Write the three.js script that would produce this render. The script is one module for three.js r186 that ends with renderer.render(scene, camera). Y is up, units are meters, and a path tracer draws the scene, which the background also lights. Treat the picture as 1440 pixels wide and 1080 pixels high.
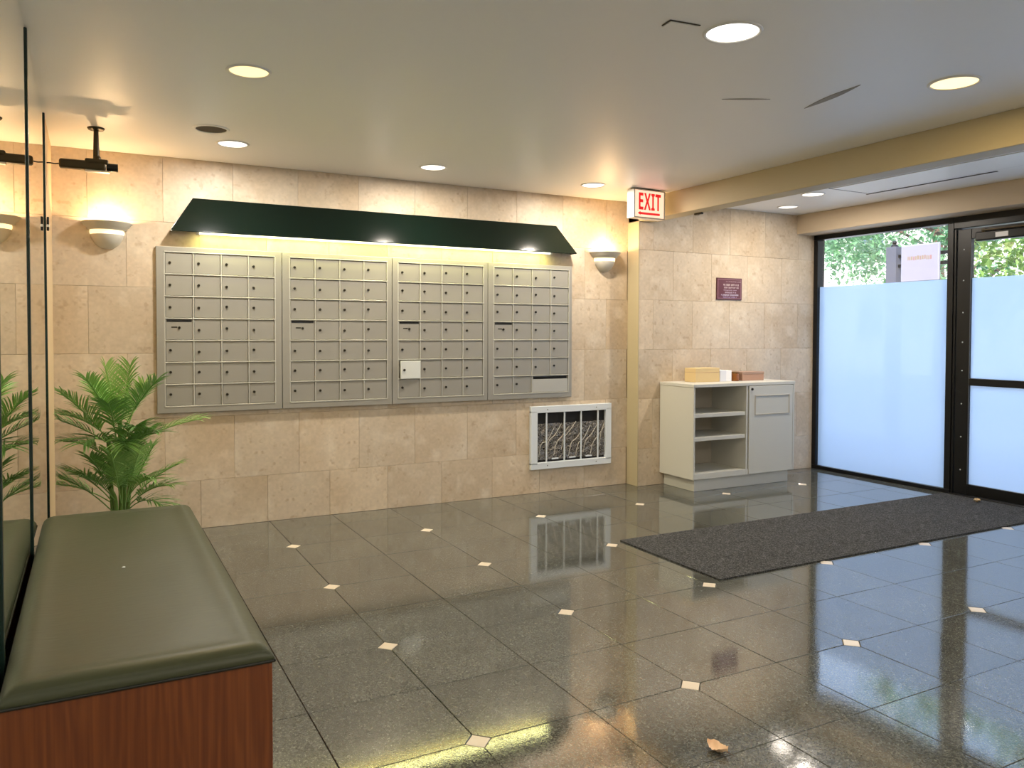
import * as THREE from 'three';
import { mergeGeometries, toCreasedNormals } from 'three/addons/utils/BufferGeometryUtils.js';
import { RoundedBoxGeometry } from 'three/addons/geometries/RoundedBoxGeometry.js';
import { RectAreaLightUniformsLib } from 'three/addons/lights/RectAreaLightUniformsLib.js';
RectAreaLightUniformsLib.init();

// ------------------------------------------------------------------ camera, sky, sun, exposure
const scene = new THREE.Scene();
const camera = new THREE.PerspectiveCamera(2 * Math.atan(540 / 1117.9) * 180 / Math.PI, 1440 / 1080, 0.05, 200);
camera.position.set(-1.133, 1.366, 5.875);
camera.rotation.set(-1.563 * Math.PI / 180, -27.934 * Math.PI / 180, 0.16 * Math.PI / 180, 'YXZ');
camera.setViewOffset(1440, 1080, 0, 41, 1440, 1080);
const EXPOSURE = 1.6, SKY = 1.2;
const WARM = new THREE.Color(1, 0.64, 0.32), WHITE = new THREE.Color(1, 0.89, 0.76), TUBE = new THREE.Color(0.93, 0.92, 0.3);
const DOWN = 430, DOWN_WARM = 230, SCONCE = 0.62, TUBE_I = 27;
{ // sky: clear air with soft high cloud
  const W = 256, H = 128, d = new Float32Array(W * H * 4);
  for (let y = 0; y < H; y++) for (let x = 0; x < W; x++) {
    const el = ((y + 0.5) / H - 0.5) * Math.PI, t = Math.max(0, Math.sin(el)), o = (y * W + x) * 4;
    const k = Math.pow(1 - t, 3);
    d[o] = 0.56 + 0.26 * k; d[o + 1] = 0.84 + 0.2 * k; d[o + 2] = 1.34; d[o + 3] = 1;
    if (el < 0) { d[o] = 0.3; d[o + 1] = 0.32; d[o + 2] = 0.34; }
  }
  const t = new THREE.DataTexture(d, W, H, THREE.RGBAFormat, THREE.FloatType);
  t.mapping = THREE.EquirectangularReflectionMapping; t.magFilter = t.minFilter = THREE.LinearFilter; t.needsUpdate = true;
  scene.background = t; scene.backgroundIntensity = SKY;
}
const sun = new THREE.DirectionalLight(new THREE.Color(1, 0.96, 0.9), 8);
sun.position.set(-12, 22, 14); sun.target.position.set(10, 0, 2); sun.castShadow = true;
Object.assign(sun.shadow.camera, { left: -25, right: 25, top: 25, bottom: -25, far: 80 });
scene.add(sun, sun.target);
const renderer = new THREE.WebGLRenderer({ antialias: true });
renderer.toneMapping = THREE.LinearToneMapping; renderer.toneMappingExposure = EXPOSURE;
renderer.shadowMap.enabled = true;

// ------------------------------------------------------------------ helpers
let seed = 7;
const rnd = () => { seed = (seed * 1664525 + 1013904223) >>> 0; return seed / 4294967296; };
const rr = (a, b) => a + (b - a) * rnd();
const V = (x, y, z) => new THREE.Vector3(x, y, z);
const names = {};
function numbered(n) { const k = names[n] = (names[n] ?? -1) + 1; return k ? n + '_' + String(k).padStart(3, '0') : n; }
function mesh(name, geo, mat, parent) { const m = new THREE.Mesh(geo, mat); m.name = name; m.castShadow = m.receiveShadow = true; if (parent) parent.add(m); return m; }
function tag(o, label, category, group) { o.userData.label = label; o.userData.category = category; if (group) o.userData.group = group; return o; }
function thing(name, label, category, pos = [0, 0, 0], turn = 0, group) {
  const g = new THREE.Group(); g.name = numbered(name); g.position.set(...pos); g.rotation.y = turn; scene.add(g); return tag(g, label, category, group);
}
function single(name, geo, mat, label, category, group) { const m = mesh(numbered(name), geo, mat, scene); return tag(m, label, category, group); }
function struct(name, geo, mat) { const m = geo ? mesh(name, geo, mat, scene) : new THREE.Group(); m.name = name; m.userData.kind = 'structure'; if (!geo) scene.add(m); return m; }
function uvBox(g, s = 1, ou = 0, ov = 0) { // uv in metres from the face a normal looks along
  const p = g.attributes.position, n = g.attributes.normal, uv = new Float32Array(p.count * 2);
  for (let i = 0; i < p.count; i++) {
    const ax = Math.abs(n.getX(i)), ay = Math.abs(n.getY(i)), az = Math.abs(n.getZ(i));
    let u, v;
    if (ax >= ay && ax >= az) { u = p.getZ(i); v = p.getY(i); } else if (ay >= az) { u = p.getX(i); v = p.getZ(i); } else { u = p.getX(i); v = p.getY(i); }
    uv[i * 2] = u * s + ou; uv[i * 2 + 1] = v * s + ov;
  }
  g.setAttribute('uv', new THREE.BufferAttribute(uv, 2)); return g;
}
function box(x0, x1, y0, y1, z0, z1) { const g = new THREE.BoxGeometry(x1 - x0, y1 - y0, z1 - z0); g.translate((x0 + x1) / 2, (y0 + y1) / 2, (z0 + z1) / 2); return uvBox(g); }
function rbox(x0, x1, y0, y1, z0, z1, r = 0.003, seg = 1) { const g = new RoundedBoxGeometry(x1 - x0, y1 - y0, z1 - z0, seg, r); g.translate((x0 + x1) / 2, (y0 + y1) / 2, (z0 + z1) / 2); return uvBox(g); }
function cyl(r0, r1, h, seg, x, y, z, axis = 'y') {
  const g = new THREE.CylinderGeometry(r0, r1, h, seg); if (axis === 'z') g.rotateX(Math.PI / 2); if (axis === 'x') g.rotateZ(Math.PI / 2); return g.translate(x, y, z);
}
function tube(pts, r, seg = 12, rs = 6) { return new THREE.TubeGeometry(new THREE.CatmullRomCurve3(pts), seg, r, rs, false); }
function merge(list) { return mergeGeometries(list.map((g) => { const h = g.index ? g.toNonIndexed() : g; for (const k of Object.keys(h.attributes)) if (!['position', 'normal', 'uv'].includes(k)) h.deleteAttribute(k); return h; })); }
// chamfered slab from a polygon in the xz plane (y up), or stood up by the caller
function slab(poly, y0, y1, ch, ou, ov) {
  const n = poly.length, c = poly.reduce((a, q) => [a[0] + q[0] / n, a[1] + q[1] / n], [0, 0]), P = [], N = [], U = [];
  const tri = (a, b, d, nn) => { for (const q of [a, b, d]) { P.push(...q); N.push(...nn); U.push(q[0] + ou, q[2] + ov); } };
  const inner = poly.map((q) => { const dx = q[0] - c[0], dz = q[1] - c[1], l = Math.hypot(dx, dz); return [q[0] - dx / l * ch * 1.3, q[1] - dz / l * ch * 1.3]; });
  for (let i = 0; i < n; i++) {
    const j = (i + 1) % n, a = [inner[i][0], y1, inner[i][1]], b = [inner[j][0], y1, inner[j][1]], e = [poly[i][0], y1 - ch, poly[i][1]], f = [poly[j][0], y1 - ch, poly[j][1]], g = [poly[i][0], y0, poly[i][1]], h = [poly[j][0], y0, poly[j][1]];
    const ex = poly[j][0] - poly[i][0], ez = poly[j][1] - poly[i][1], l = Math.hypot(ex, ez); let nx = ez / l, nz = -ex / l;
    const mx = (poly[i][0] + poly[j][0]) / 2 - c[0], mz = (poly[i][1] + poly[j][1]) / 2 - c[1]; const fl = nx * mx + nz * mz < 0; if (fl) { nx = -nx; nz = -nz; }
    const q = Math.SQRT1_2, T = fl ? (x, y, z, m) => tri(x, y, z, m) : (x, y, z, m) => tri(x, z, y, m);
    T([c[0], y1, c[1]], a, b, [0, 1, 0]); T(a, e, f, [nx * q, q, nz * q]); T(a, f, b, [nx * q, q, nz * q]); T(e, g, h, [nx, 0, nz]); T(e, h, f, [nx, 0, nz]);
  }
  const G = new THREE.BufferGeometry(); G.setAttribute('position', new THREE.Float32BufferAttribute(P, 3)); G.setAttribute('normal', new THREE.Float32BufferAttribute(N, 3)); G.setAttribute('uv', new THREE.Float32BufferAttribute(U, 2)); return G;
}
// tileable noise
function hash(x, y, s) { let h = (x * 374761393 + y * 668265263 + s * 2147483647) | 0; h = Math.imul(h ^ (h >>> 13), 1274126177); return ((h ^ (h >>> 16)) >>> 0) / 4294967296; }
function vnoise(u, v, n, s, m = n) { const x = u * n, y = v * m, x0 = Math.floor(x), y0 = Math.floor(y); let fx = x - x0, fy = y - y0; fx = fx * fx * (3 - 2 * fx); fy = fy * fy * (3 - 2 * fy); const w = (a, k) => ((a % k) + k) % k, a = w(x0, n), b = w(x0 + 1, n), c = w(y0, m), d = w(y0 + 1, m);
  return (hash(a, c, s) * (1 - fx) + hash(b, c, s) * fx) * (1 - fy) + (hash(a, d, s) * (1 - fx) + hash(b, d, s) * fx) * fy; }
function fbm(u, v, n, oct, s, m = n) { let a = 0, w = 0.5, t = 0; for (let i = 0; i < oct; i++) { a += w * vnoise(u, v, n, s + i, m); t += w; w *= 0.5; n *= 2; m *= 2; } return a / t; }
function tex(size, fn, srgb, repeat = [1, 1]) {
  const d = new Uint8Array(size * size * 4);
  for (let y = 0; y < size; y++) for (let x = 0; x < size; x++) { const c = fn(x / size, y / size), o = (y * size + x) * 4; for (let k = 0; k < 3; k++) d[o + k] = Math.max(0, Math.min(255, (typeof c === 'number' ? c : c[k]) * 255)); d[o + 3] = 255; }
  const t = new THREE.DataTexture(d, size, size); t.wrapS = t.wrapT = THREE.RepeatWrapping; t.magFilter = THREE.LinearFilter; t.minFilter = THREE.LinearMipmapLinearFilter; t.generateMipmaps = true; if (srgb) t.colorSpace = THREE.SRGBColorSpace; t.repeat.set(...repeat); t.needsUpdate = true; return t;
}
function canvasTex(w, h, draw) { const c = document.createElement('canvas'); c.width = w; c.height = h; draw(c.getContext('2d'), w, h); const t = new THREE.CanvasTexture(c); t.colorSpace = THREE.SRGBColorSpace; return t; }
const std = (o) => new THREE.MeshStandardMaterial(o), phys = (o) => new THREE.MeshPhysicalMaterial(o);
const srgb = (r, g, b) => new THREE.Color().setRGB(r / 255, g / 255, b / 255, THREE.SRGBColorSpace);
const mixc = (a, b, t) => a.map((x, i) => x + (b[i] - x) * t);

// ------------------------------------------------------------------ textures and materials
const stoneMap = tex(1024, (u, v) => {
  const a = fbm(u, v, 4, 5, 11), b = fbm(u, v, 14, 4, 31), f = fbm(u, v, 90, 2, 51), g = fbm(u, v, 40, 3, 71);
  let c = mixc([0.83, 0.765, 0.67], [0.765, 0.685, 0.575], Math.max(0, Math.min(1, (a - 0.35) * 2.2)));
  c = mixc(c, [0.88, 0.83, 0.75], Math.max(0, Math.min(1, (b - 0.56) * 4)) * 0.6);
  if (g > 0.68) c = mixc(c, [0.66, 0.56, 0.45], Math.min(1, (g - 0.68) * 6) * 0.4);
  return c.map((x) => x * (0.96 + 0.08 * f));
}, true, [0.6, 0.6]);
const stoneBump = tex(512, (u, v) => { const g = fbm(u, v, 40, 3, 71), f = fbm(u, v, 120, 2, 5); return 0.75 - (g > 0.68 ? (g - 0.68) * 3 : 0) + f * 0.15; }, false, [0.6, 0.6]);
const STONE = [1, 0.96, 1.03, 0.985, 0.94, 1.015].map((k, i) => std({ map: stoneMap, bumpMap: stoneBump, bumpScale: 0.0012, roughness: 0.5, color: new THREE.Color(0.93 * k, 0.93 * k * (1 - (i % 3) * 0.012), 0.93 * k * (1 - (i % 3) * 0.03)) }));
const granMap = tex(1024, (u, v) => {
  const a = fbm(u, v, 5, 4, 3), s = fbm(u, v, 130, 2, 9), t = vnoise(u, v, 220, 23);
  let k = 0.335 + 0.06 * (a - 0.5) + 0.2 * (s - 0.5); if (t > 0.82) k += 0.13; if (t < 0.14) k -= 0.09;
  return [k * 0.985, k, k * 0.93];
}, true, [1.3, 1.3]);
const granRough = tex(512, (u, v) => { const s = fbm(u, v, 64, 3, 77), a = fbm(u, v, 5, 3, 15); return 0.035 + 0.05 * s + 0.06 * Math.max(0, a - 0.45); }, false, [1.3, 1.3]);
const granBump = tex(1024, (u, v) => 0.6 * vnoise(u, v, 200, 23) + 0.4 * fbm(u, v, 60, 2, 9), false, [1.3, 1.3]);
const GRAN = [1, 0.9, 1.1, 0.97, 1.04].map((k) => phys({ ior: 2.2, map: granMap, roughnessMap: granRough, roughness: 1, bumpMap: granBump, bumpScale: 0.00005, color: new THREE.Color(k, k, k) }));
const woodMap = tex(512, (u, v) => { const w = fbm(u, v, 9, 4, 41, 2), r = 0.5 + 0.5 * Math.sin((u * 26 + 5 * w) * 2 * Math.PI), f = fbm(u, v, 160, 2, 17, 5); return mixc([0.54, 0.30, 0.12], [0.40, 0.185, 0.06], 0.35 * r + 0.65 * f); }, true, [1.4, 0.7]);
const carpetMap = tex(512, (u, v) => { const f = vnoise(u, v, 170, 8), g = fbm(u, v, 60, 3, 19), t = 0.235 + 0.38 * (f - 0.5) + 0.2 * (g - 0.5); return [t, t, t * 0.98]; }, true, [1.6, 1.6]);
const carpetBump = tex(512, (u, v) => vnoise(u, v, 170, 8), false, [1.6, 1.6]);
const paintBump = tex(512, (u, v) => 0.5 * fbm(u, v, 30, 3, 61, 90) + 0.5 * fbm(u, v, 8, 3, 67), false, [1, 1]);
const M = {
  ceiling: phys({ ior: 1.75, color: srgb(236, 235, 230), roughness: 0.42, bumpMap: paintBump, bumpScale: 0.0006 }),
  plaster: std({ color: srgb(205, 196, 180), roughness: 0.7, bumpMap: paintBump, bumpScale: 0.0006 }),
  beam: std({ color: srgb(186, 172, 138), roughness: 0.55, bumpMap: paintBump, bumpScale: 0.001 }),
  header: std({ color: srgb(196, 178, 152), roughness: 0.6, bumpMap: paintBump, bumpScale: 0.0008 }),
  grout: std({ color: srgb(46, 43, 38), roughness: 0.9 }), stoneJoint: std({ color: srgb(178, 158, 128), roughness: 0.9 }),
  inset: std({ color: srgb(226, 212, 190), roughness: 0.25 }),
  mirror: std({ color: new THREE.Color(0.86, 0.9, 0.86), metalness: 1, roughness: 0.0 }),
  mirrorEdge: std({ color: srgb(24, 44, 38), roughness: 0.25 }), mirrorEnd: std({ color: srgb(205, 180, 140), roughness: 0.5 }),
  vinyl: std({ color: srgb(60, 64, 38), roughness: 0.46, bumpMap: paintBump, bumpScale: 0.0008 }), welt: std({ color: srgb(26, 28, 18), roughness: 0.5 }),
  wood: phys({ map: woodMap, roughness: 0.42, clearcoat: 0.25, clearcoatRoughness: 0.3 }),
  box: std({ color: srgb(158, 154, 143), roughness: 0.45, metalness: 0.35 }), boxLight: std({ color: srgb(186, 183, 172), roughness: 0.42, metalness: 0.3 }), boxPale: std({ color: srgb(205, 207, 200), roughness: 0.5 }),
  lock: std({ color: srgb(58, 54, 46), roughness: 0.35, metalness: 0.8 }), dark: std({ color: srgb(18, 17, 15), roughness: 0.7 }), black: std({ color: srgb(22, 23, 24), roughness: 0.38, metalness: 0.4 }),
  hood: phys({ color: srgb(10, 24, 18), roughness: 0.14, ior: 1.35, clearcoat: 0.15, clearcoatRoughness: 0.1 }), hoodIn: std({ color: srgb(225, 222, 205), roughness: 0.7 }),
  white: std({ color: srgb(228, 226, 220), roughness: 0.4 }), ceramic: std({ color: srgb(196, 190, 176), roughness: 0.35 }), vent: std({ color: srgb(214, 220, 224), roughness: 0.4 }), foil: std({ color: srgb(158, 150, 138), roughness: 0.35, metalness: 0.75 }),
  cabinet: std({ color: srgb(205, 203, 192), roughness: 0.42 }), cabinetIn: std({ color: srgb(188, 180, 164), roughness: 0.5 }),
  kraft: std({ color: srgb(214, 188, 138), roughness: 0.8 }), paper: std({ color: srgb(238, 238, 240), roughness: 0.7 }), terracotta: std({ color: srgb(176, 138, 116), roughness: 0.75 }),
  amber: std({ color: srgb(130, 76, 22), roughness: 0.15 }),
  leafA: phys({ color: srgb(136, 180, 92), roughness: 0.45, transmission: 0.25, thickness: 0 }), leafB: phys({ color: srgb(166, 204, 116), roughness: 0.5, transmission: 0.3, thickness: 0 }), leafC: phys({ color: srgb(108, 154, 74), roughness: 0.42, transmission: 0.2, thickness: 0 }),
  cane: std({ color: srgb(96, 128, 52), roughness: 0.5 }), pot: std({ color: srgb(92, 70, 52), roughness: 0.6 }), soil: std({ color: srgb(48, 36, 26), roughness: 1 }),
  bronze: std({ color: srgb(64, 54, 34), roughness: 0.45, metalness: 0.5 }),
  glass: phys({ color: 0xffffff, transmission: 1, roughness: 0, thickness: 0, ior: 1.5 }),
  frost: phys({ color: new THREE.Color(0.58, 0.7, 0.88), transmission: 1, roughness: 0.985, thickness: 0, specularIntensity: 0.3 }),
  gasket: std({ color: srgb(90, 90, 88), roughness: 0.6 }),
};
const glow = (c, k) => std({ color: 0xffffff, emissive: c, emissiveIntensity: k, roughness: 0.5 });

// ------------------------------------------------------------------ the room
const XL = -1.345, XB = 3.17, XW = 5.4, ZA = 0.16, H = 2.551, ZR = 7.6, S = 0.9144, T = S / 2;
// floor: a slab with every granite tile and marble inset on it
const floor = struct('floor', box(XL - 0.3, XW + 0.25, -0.25, -0.004, -0.3, ZR + 0.2), M.grout);
{
  const gap = 0.0016, D = 0.046, cx = (i) => i * T, cz = (k) => 0.76 + k * T;
  const dot = (i, k) => i % 2 === 0 && k % 2 === 0;
  for (let i = -3; i * T < XW; i++) for (let k = -2; cz(k) < ZR; k++) {
    const x0 = Math.max(cx(i), XL + 0.001), x1 = Math.min(cx(i + 1), XW + 0.1), z0 = Math.max(cz(k), i * T >= XB - 0.06 ? ZA : 0), z1 = Math.min(cz(k + 1), ZR);
    if (x1 - x0 < 0.02 || z1 - z0 < 0.02) continue;
    const a = x0 + gap, b = x1 - gap, c = z0 + gap, d = z1 - gap, P = [], e = D + gap;
    const E = x1 === cx(i + 1), Wt = x0 === cx(i), N0 = z0 === cz(k), S1 = z1 === cz(k + 1);
    if (dot(i, k) && Wt && N0) P.push([a, c + e], [a + e, c]); else P.push([a, c]);
    if (dot(i + 1, k) && E && N0) P.push([b - e, c], [b, c + e]); else P.push([b, c]);
    if (dot(i + 1, k + 1) && E && S1) P.push([b, d - e], [b - e, d]); else P.push([b, d]);
    if (dot(i, k + 1) && Wt && S1) P.push([a + e, d], [a, d - e]); else P.push([a, d]);
    const mx = (a + b) / 2, mz = (c + d) / 2, g = slab(P.map((q) => [q[0] - mx, q[1] - mz]), -0.01, 0, 0.0012, rnd() * 3, rnd() * 3);
    const t = mesh('tile', g, GRAN[Math.floor(rnd() * 5)], floor); t.position.set(mx, rr(-0.0004, 0), mz); t.rotation.set(rr(-1, 1) * 0.0012, 0, rr(-1, 1) * 0.0012);
  }
  const g = slab([[D, 0], [0, D], [-D, 0], [0, -D]], -0.01, 0, 0.001, 0, 0);
  for (let i = -2; i * T < XW - 0.05; i += 2) for (let k = 0; cz(k) < ZR - 0.05; k += 2) mesh('inset', g, M.inset, floor).position.set(cx(i), 0, cz(k));
}
// walls
function stones(wall, x0, x1, z, full, half, skip) {
  const W = 0.4527, Hc = 0.4437;
  for (let c = 0; c < 6; c++) {
    const y0 = c ? 0.336 + (c - 1) * Hc : 0, y1 = Math.min(0.336 + c * Hc, H), off = c % 2 ? half : full;
    for (let k = Math.floor((x0 - off) / W); off + k * W < x1; k++) {
      const a = Math.max(off + k * W, x0), b = Math.min(off + (k + 1) * W, x1); if (b - a < 0.03) continue;
      const w = b - a, h = y1 - y0, g = slab([[-w / 2 + 0.0007, -h / 2 + 0.0007], [w / 2 - 0.0007, -h / 2 + 0.0007], [w / 2 - 0.0007, h / 2 - 0.0007], [-w / 2 + 0.0007, h / 2 - 0.0007]], -0.012, 0, 0.001, rnd() * 5, rnd() * 5);
      g.rotateX(Math.PI / 2); // top face looks along +z
      const s = mesh('stone', g, STONE[Math.floor(rnd() * 6)], wall); s.position.set((a + b) / 2, (y0 + y1) / 2, z - rr(0, 0.0008));
    }
  }
}
const wallBack = struct('wall_back', box(XL - 0.3, XB, 0, H, -0.25, -0.0105), M.stoneJoint);
stones(wallBack, XL, XB, 0, -0.012, 0.2135);
const wallAlcove = struct('wall_alcove', box(XB, XW + 0.08, 0, H, -0.25, ZA - 0.0105), M.stoneJoint);
stones(wallAlcove, XB + 0.004, XW + 0.06, ZA, 3.556, 3.33);
struct('trim_1', rbox(XB - 0.006, XB + 0.004, 0, 2.36, 0, ZA + 0.001, 0.002), M.beam);
struct('wall_left', box(XL - 0.3, XL - 0.012, 0, H, -0.3, ZR + 0.2), M.plaster);
struct('wall_rear', box(XL - 0.3, XW + 0.25, 0, H, ZR, ZR + 0.2), M.plaster);
struct('wall_right', box(XW - 0.02, XW + 0.25, 0, 2.36, 6.28, ZR + 0.2), M.plaster);
const ceiling = struct('ceiling', box(XL - 0.3, XW + 0.25, H, H + 0.2, -0.3, ZR + 0.2), M.ceiling);
struct('beam_1', rbox(XB, XB + 0.16, 2.36, H, 0, ZR, 0.004), M.beam);
struct('beam_2', rbox(5.12, XW + 0.25, 2.36, H, 0.15, ZR, 0.004), M.header);

// mirror panels along the left wall
function mirrorPanel(z0, z1, label) {
  const t = thing('mirror_panel', label, 'mirror', [XL, 0, 0]);
  mesh('mirror_glass', box(-0.006, 0, 0.004, H - 0.002, z0 + 0.0135, z1 - 0.0135), M.mirror, t);
  mesh('edge_strip', rbox(-0.01, 0.006, 0.004, H - 0.002, z0 - 0.012, z0 + 0.013, 0.003), M.mirrorEdge, t);
  return t;
}
{
  const a = mirrorPanel(0.86, 2.22, 'tall frameless wall mirror nearest the stone mailbox wall, reflecting the palm');
  const clip = mesh('mirror_clip', rbox(0.008, 0.02, 1.915, 1.99, 0.85, 0.872, 0.003), M.black, a); mesh('screw_cap', rbox(0.008, 0.021, 1.935, 1.948, 0.848, 0.874, 0.002), M.white, clip);
  mirrorPanel(2.22, 3.44, 'tall frameless wall mirror behind the middle of the bench, second from the stone wall');
  mirrorPanel(3.44, 5.4, 'tall wall mirror showing only a thin strip beside the bench front');
  struct('trim_2', rbox(XL - 0.012, XL + 0.002, 0, H, 0, 0.85, 0.002), M.mirrorEnd);
}

// ------------------------------------------------------------------ windows and door
const frameBox = (list) => merge(list.map((b) => rbox(...b, 0.004)));
function pane(parent, y0, y1, z0, z1) { return mesh('glass_pane', box(-0.002, 0.002, y0, y1, z0, z1), M.glass, parent); }
const sheet = (y0, y1, z0, z1) => { const g = new THREE.PlaneGeometry(z1 - z0, y1 - y0); g.rotateY(-Math.PI / 2); return g.translate(-0.004, (y0 + y1) / 2, (z0 + z1) / 2); };
function windowUnit(name, z0, z1) {
  const w = struct(name); w.position.set(XW, 0, 0);
  mesh('frame', frameBox([[-0.04, 0.06, 0, 0.035, z0, z1], [-0.04, 0.06, 2.312, 2.365, z0, z1], [-0.04, 0.06, 0.035, 2.312, z0, z0 + 0.05], [-0.04, 0.06, 0.035, 2.312, z1 - 0.055, z1]]), M.black, w);
  pane(w, 0.03, 2.315, z0 + 0.045, z1 - 0.05);
  mesh('frosted_film', sheet(0.036, 1.84, z0 + 0.052, z1 - 0.057), M.frost, w);
}
windowUnit('window_1', ZA, 1.64);
windowUnit('window_2', 2.66, 4.27);
windowUnit('window_3', 4.27, 6.3);
{
  const d = struct('door_1'); d.position.set(XW, 0, 0);
  mesh('door_frame', frameBox([[-0.04, 0.06, 2.26, 2.365, 1.64, 2.66], [-0.03, 0.05, 0, 2.26, 1.64, 1.66], [-0.03, 0.05, 0, 2.26, 2.64, 2.66], [-0.06, 0.06, 0, 0.012, 1.64, 2.66]]), M.black, d);
  const leaf = mesh('door_leaf', frameBox([[-0.025, 0.02, 0.014, 2.25, 1.667, 1.785], [-0.025, 0.02, 0.014, 2.25, 2.52, 2.633], [-0.025, 0.02, 2.165, 2.25, 1.785, 2.52], [-0.025, 0.02, 0.014, 0.105, 1.785, 2.52], [-0.03, 0.02, 0.938, 0.998, 1.785, 2.52]]), M.black, d);
  for (const [a, b] of [[0.1, 0.942], [0.994, 2.17]]) mesh('glass_pane', box(-0.003, 0.001, a, b, 1.78, 2.525), M.glass, leaf);
  mesh('frosted_film', sheet(0.106, 0.937, 1.786, 2.519), M.frost, leaf);
  mesh('frosted_film', sheet(0.999, 1.838, 1.786, 2.519), M.frost, leaf);
  mesh('glazing_bead', frameBox([[-0.028, -0.02, 0.105, 2.165, 1.783, 1.787]]), M.gasket, leaf);
  const sc = new THREE.SphereGeometry(0.006, 8, 6);
  for (const y of [0.22, 0.5, 0.78, 1.06, 1.3, 1.55, 1.82, 2.08]) mesh('screw', sc, M.vent, leaf).position.set(-0.026, y, 1.725);
}
{
  const t = thing('door_closer', 'dark overhead door closer with a pale label across the glass door top', 'door closer', [XW - 0.03, 2.2, 1.86]);
  mesh('body', rbox(-0.07, 0, -0.068, 0.008, 0, 0.5, 0.012, 2), M.black, t);
  mesh('arm', merge([rbox(-0.09, -0.06, 0.008, 0.022, 0.06, 0.42, 0.004), rbox(-0.075, -0.055, -0.0, 0.03, 0.06, 0.09, 0.004)]), M.bronze, t);
  mesh('label_plate', box(-0.0725, -0.07, -0.05, -0.012, 0.17, 0.27), M.paper, t);
}

// ------------------------------------------------------------------ ceiling fittings
function downlight(x, z, col, power, r, label, seen = 1.6, sz = 0.1) {
  const t = thing('ceiling_light', label, 'ceiling light', [x, H, z], 0);
  const ring = new THREE.LatheGeometry([[r, 0.001], [r + 0.002, -0.006], [r + 0.012, -0.007], [r + 0.016, 0]].map((q) => new THREE.Vector2(...q)), 36); mesh('trim_ring', ring, M.white, t);
  const disc = new THREE.LatheGeometry([[0, -0.008], [r * 0.6, -0.007], [r * 0.9, -0.004], [r, -0.001]].map((q) => new THREE.Vector2(...q)), 36);
  mesh('diffuser', disc, std({ color: 0xffffff, emissive: col, emissiveIntensity: seen, roughness: 0.4 }), t);
  const l = new THREE.RectAreaLight(col, power, sz, sz); l.position.set(0, -0.012, 0); l.rotation.x = -Math.PI / 2; l.name = 'lamp'; t.add(l);
}
const BULB = new THREE.Color(1, 0.72, 0.3), LED = new THREE.Color(1, 0.95, 0.88);
downlight(-0.485, 2.097, BULB, DOWN_WARM, 0.085, 'yellow glowing round recessed ceiling light nearest the bench', 0.9);
downlight(-0.331, 0.607, LED, DOWN, 0.085, 'white round recessed ceiling light beside the dark round speaker', 2.2);
downlight(1.045, 0.555, WHITE, DOWN, 0.085, 'round recessed ceiling light above the middle of the green mailbox canopy', 2.2);
downlight(2.427, 0.536, WHITE, DOWN, 0.085, 'round recessed ceiling light just left of the EXIT sign', 2.2);
downlight(1.109, 3.49, LED, DOWN, 0.1, 'largest brightest white round ceiling light, beside a small square plate', 2.6);
downlight(2.473, 3.513, BULB, DOWN_WARM, 0.1, 'warm yellow round recessed ceiling light close to the long beam', 1.1);
downlight(4.29, 1.084, WHITE, DOWN * 1.5, 0.085, 'round recessed alcove ceiling light nearer the hatch panel', 2.2);
downlight(4.627, 0.497, WHITE, 5, 0.085, 'round recessed alcove ceiling light nearer the stone corner above the cabinet', 0.8, 0.16);
downlight(0.1, 6.6, WHITE, DOWN * 1.6, 0.1, 'round recessed ceiling light behind the viewer in line with the bench', 2.2);
downlight(1.7, 6.6, LED, DOWN * 1.2, 0.1, 'round recessed ceiling light behind the viewer over open granite floor', 2.2);
downlight(3.9, 6.0, LED, DOWN, 0.1, 'round recessed ceiling light behind the viewer on the window side', 2.2);
{
  const t = thing('ceiling_speaker', 'dark round flush speaker grille in the ceiling beside a white light', 'speaker', [-0.499, H, 0.931]);
  mesh('rim', new THREE.LatheGeometry([[0.086, 0], [0.086, -0.006], [0.1, -0.005], [0.102, 0]].map((q) => new THREE.Vector2(...q)), 32), M.ceiling, t);
  mesh('grille', new THREE.LatheGeometry([[0, -0.003], [0.086, -0.002]].map((q) => new THREE.Vector2(...q)), 32), std({ color: srgb(70, 64, 54), roughness: 0.9 }), t);
}
{
  const t = thing('ceiling_plate', 'small painted rectangular cover plate in the ceiling beside the brightest light', 'cover plate', [0.886, H, 3.44], -0.1);
  mesh('plate', rbox(-0.062, 0.062, -0.006, 0, -0.033, 0.033, 0.002), M.ceiling, t);
  mesh('gap_edge', merge([rbox(-0.068, 0.068, -0.003, 0, 0.034, 0.041, 0.001), rbox(-0.07, -0.063, -0.003, 0, -0.02, 0.04, 0.001)]), M.lock, t);
}
function sliver(a, b, w, label) { // tapered repair strip on the ceiling
  const dx = b[0] - a[0], dz = b[1] - a[1], l = Math.hypot(dx, dz), n = 14, s = new THREE.Shape();
  for (let i = 0; i <= n; i++) s[i ? 'lineTo' : 'moveTo'](i / n * l, Math.sin(i / n * Math.PI) * w / 2);
  for (let i = n - 1; i > 0; i--) s.lineTo(i / n * l, -Math.sin(i / n * Math.PI) * w / 2);
  const g = new THREE.ExtrudeGeometry(s, { depth: 0.003, bevelEnabled: false }); g.rotateX(Math.PI / 2);
  const m = single('ceiling_patch', g, std({ color: srgb(150, 146, 138), roughness: 0.7 }), label, 'ceiling patch'); m.position.set(a[0], H + 0.0005, a[1]); m.rotation.y = -Math.atan2(dz, dx);
}
sliver([2.191, 2.875], [2.113, 3.282], 0.045, 'longer grey tapered patch mark on the ceiling, slanting towards the beam');
sliver([1.696, 2.794], [1.91, 2.91], 0.018, 'thin faint straight patch mark on the ceiling left of the slanting one');
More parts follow.
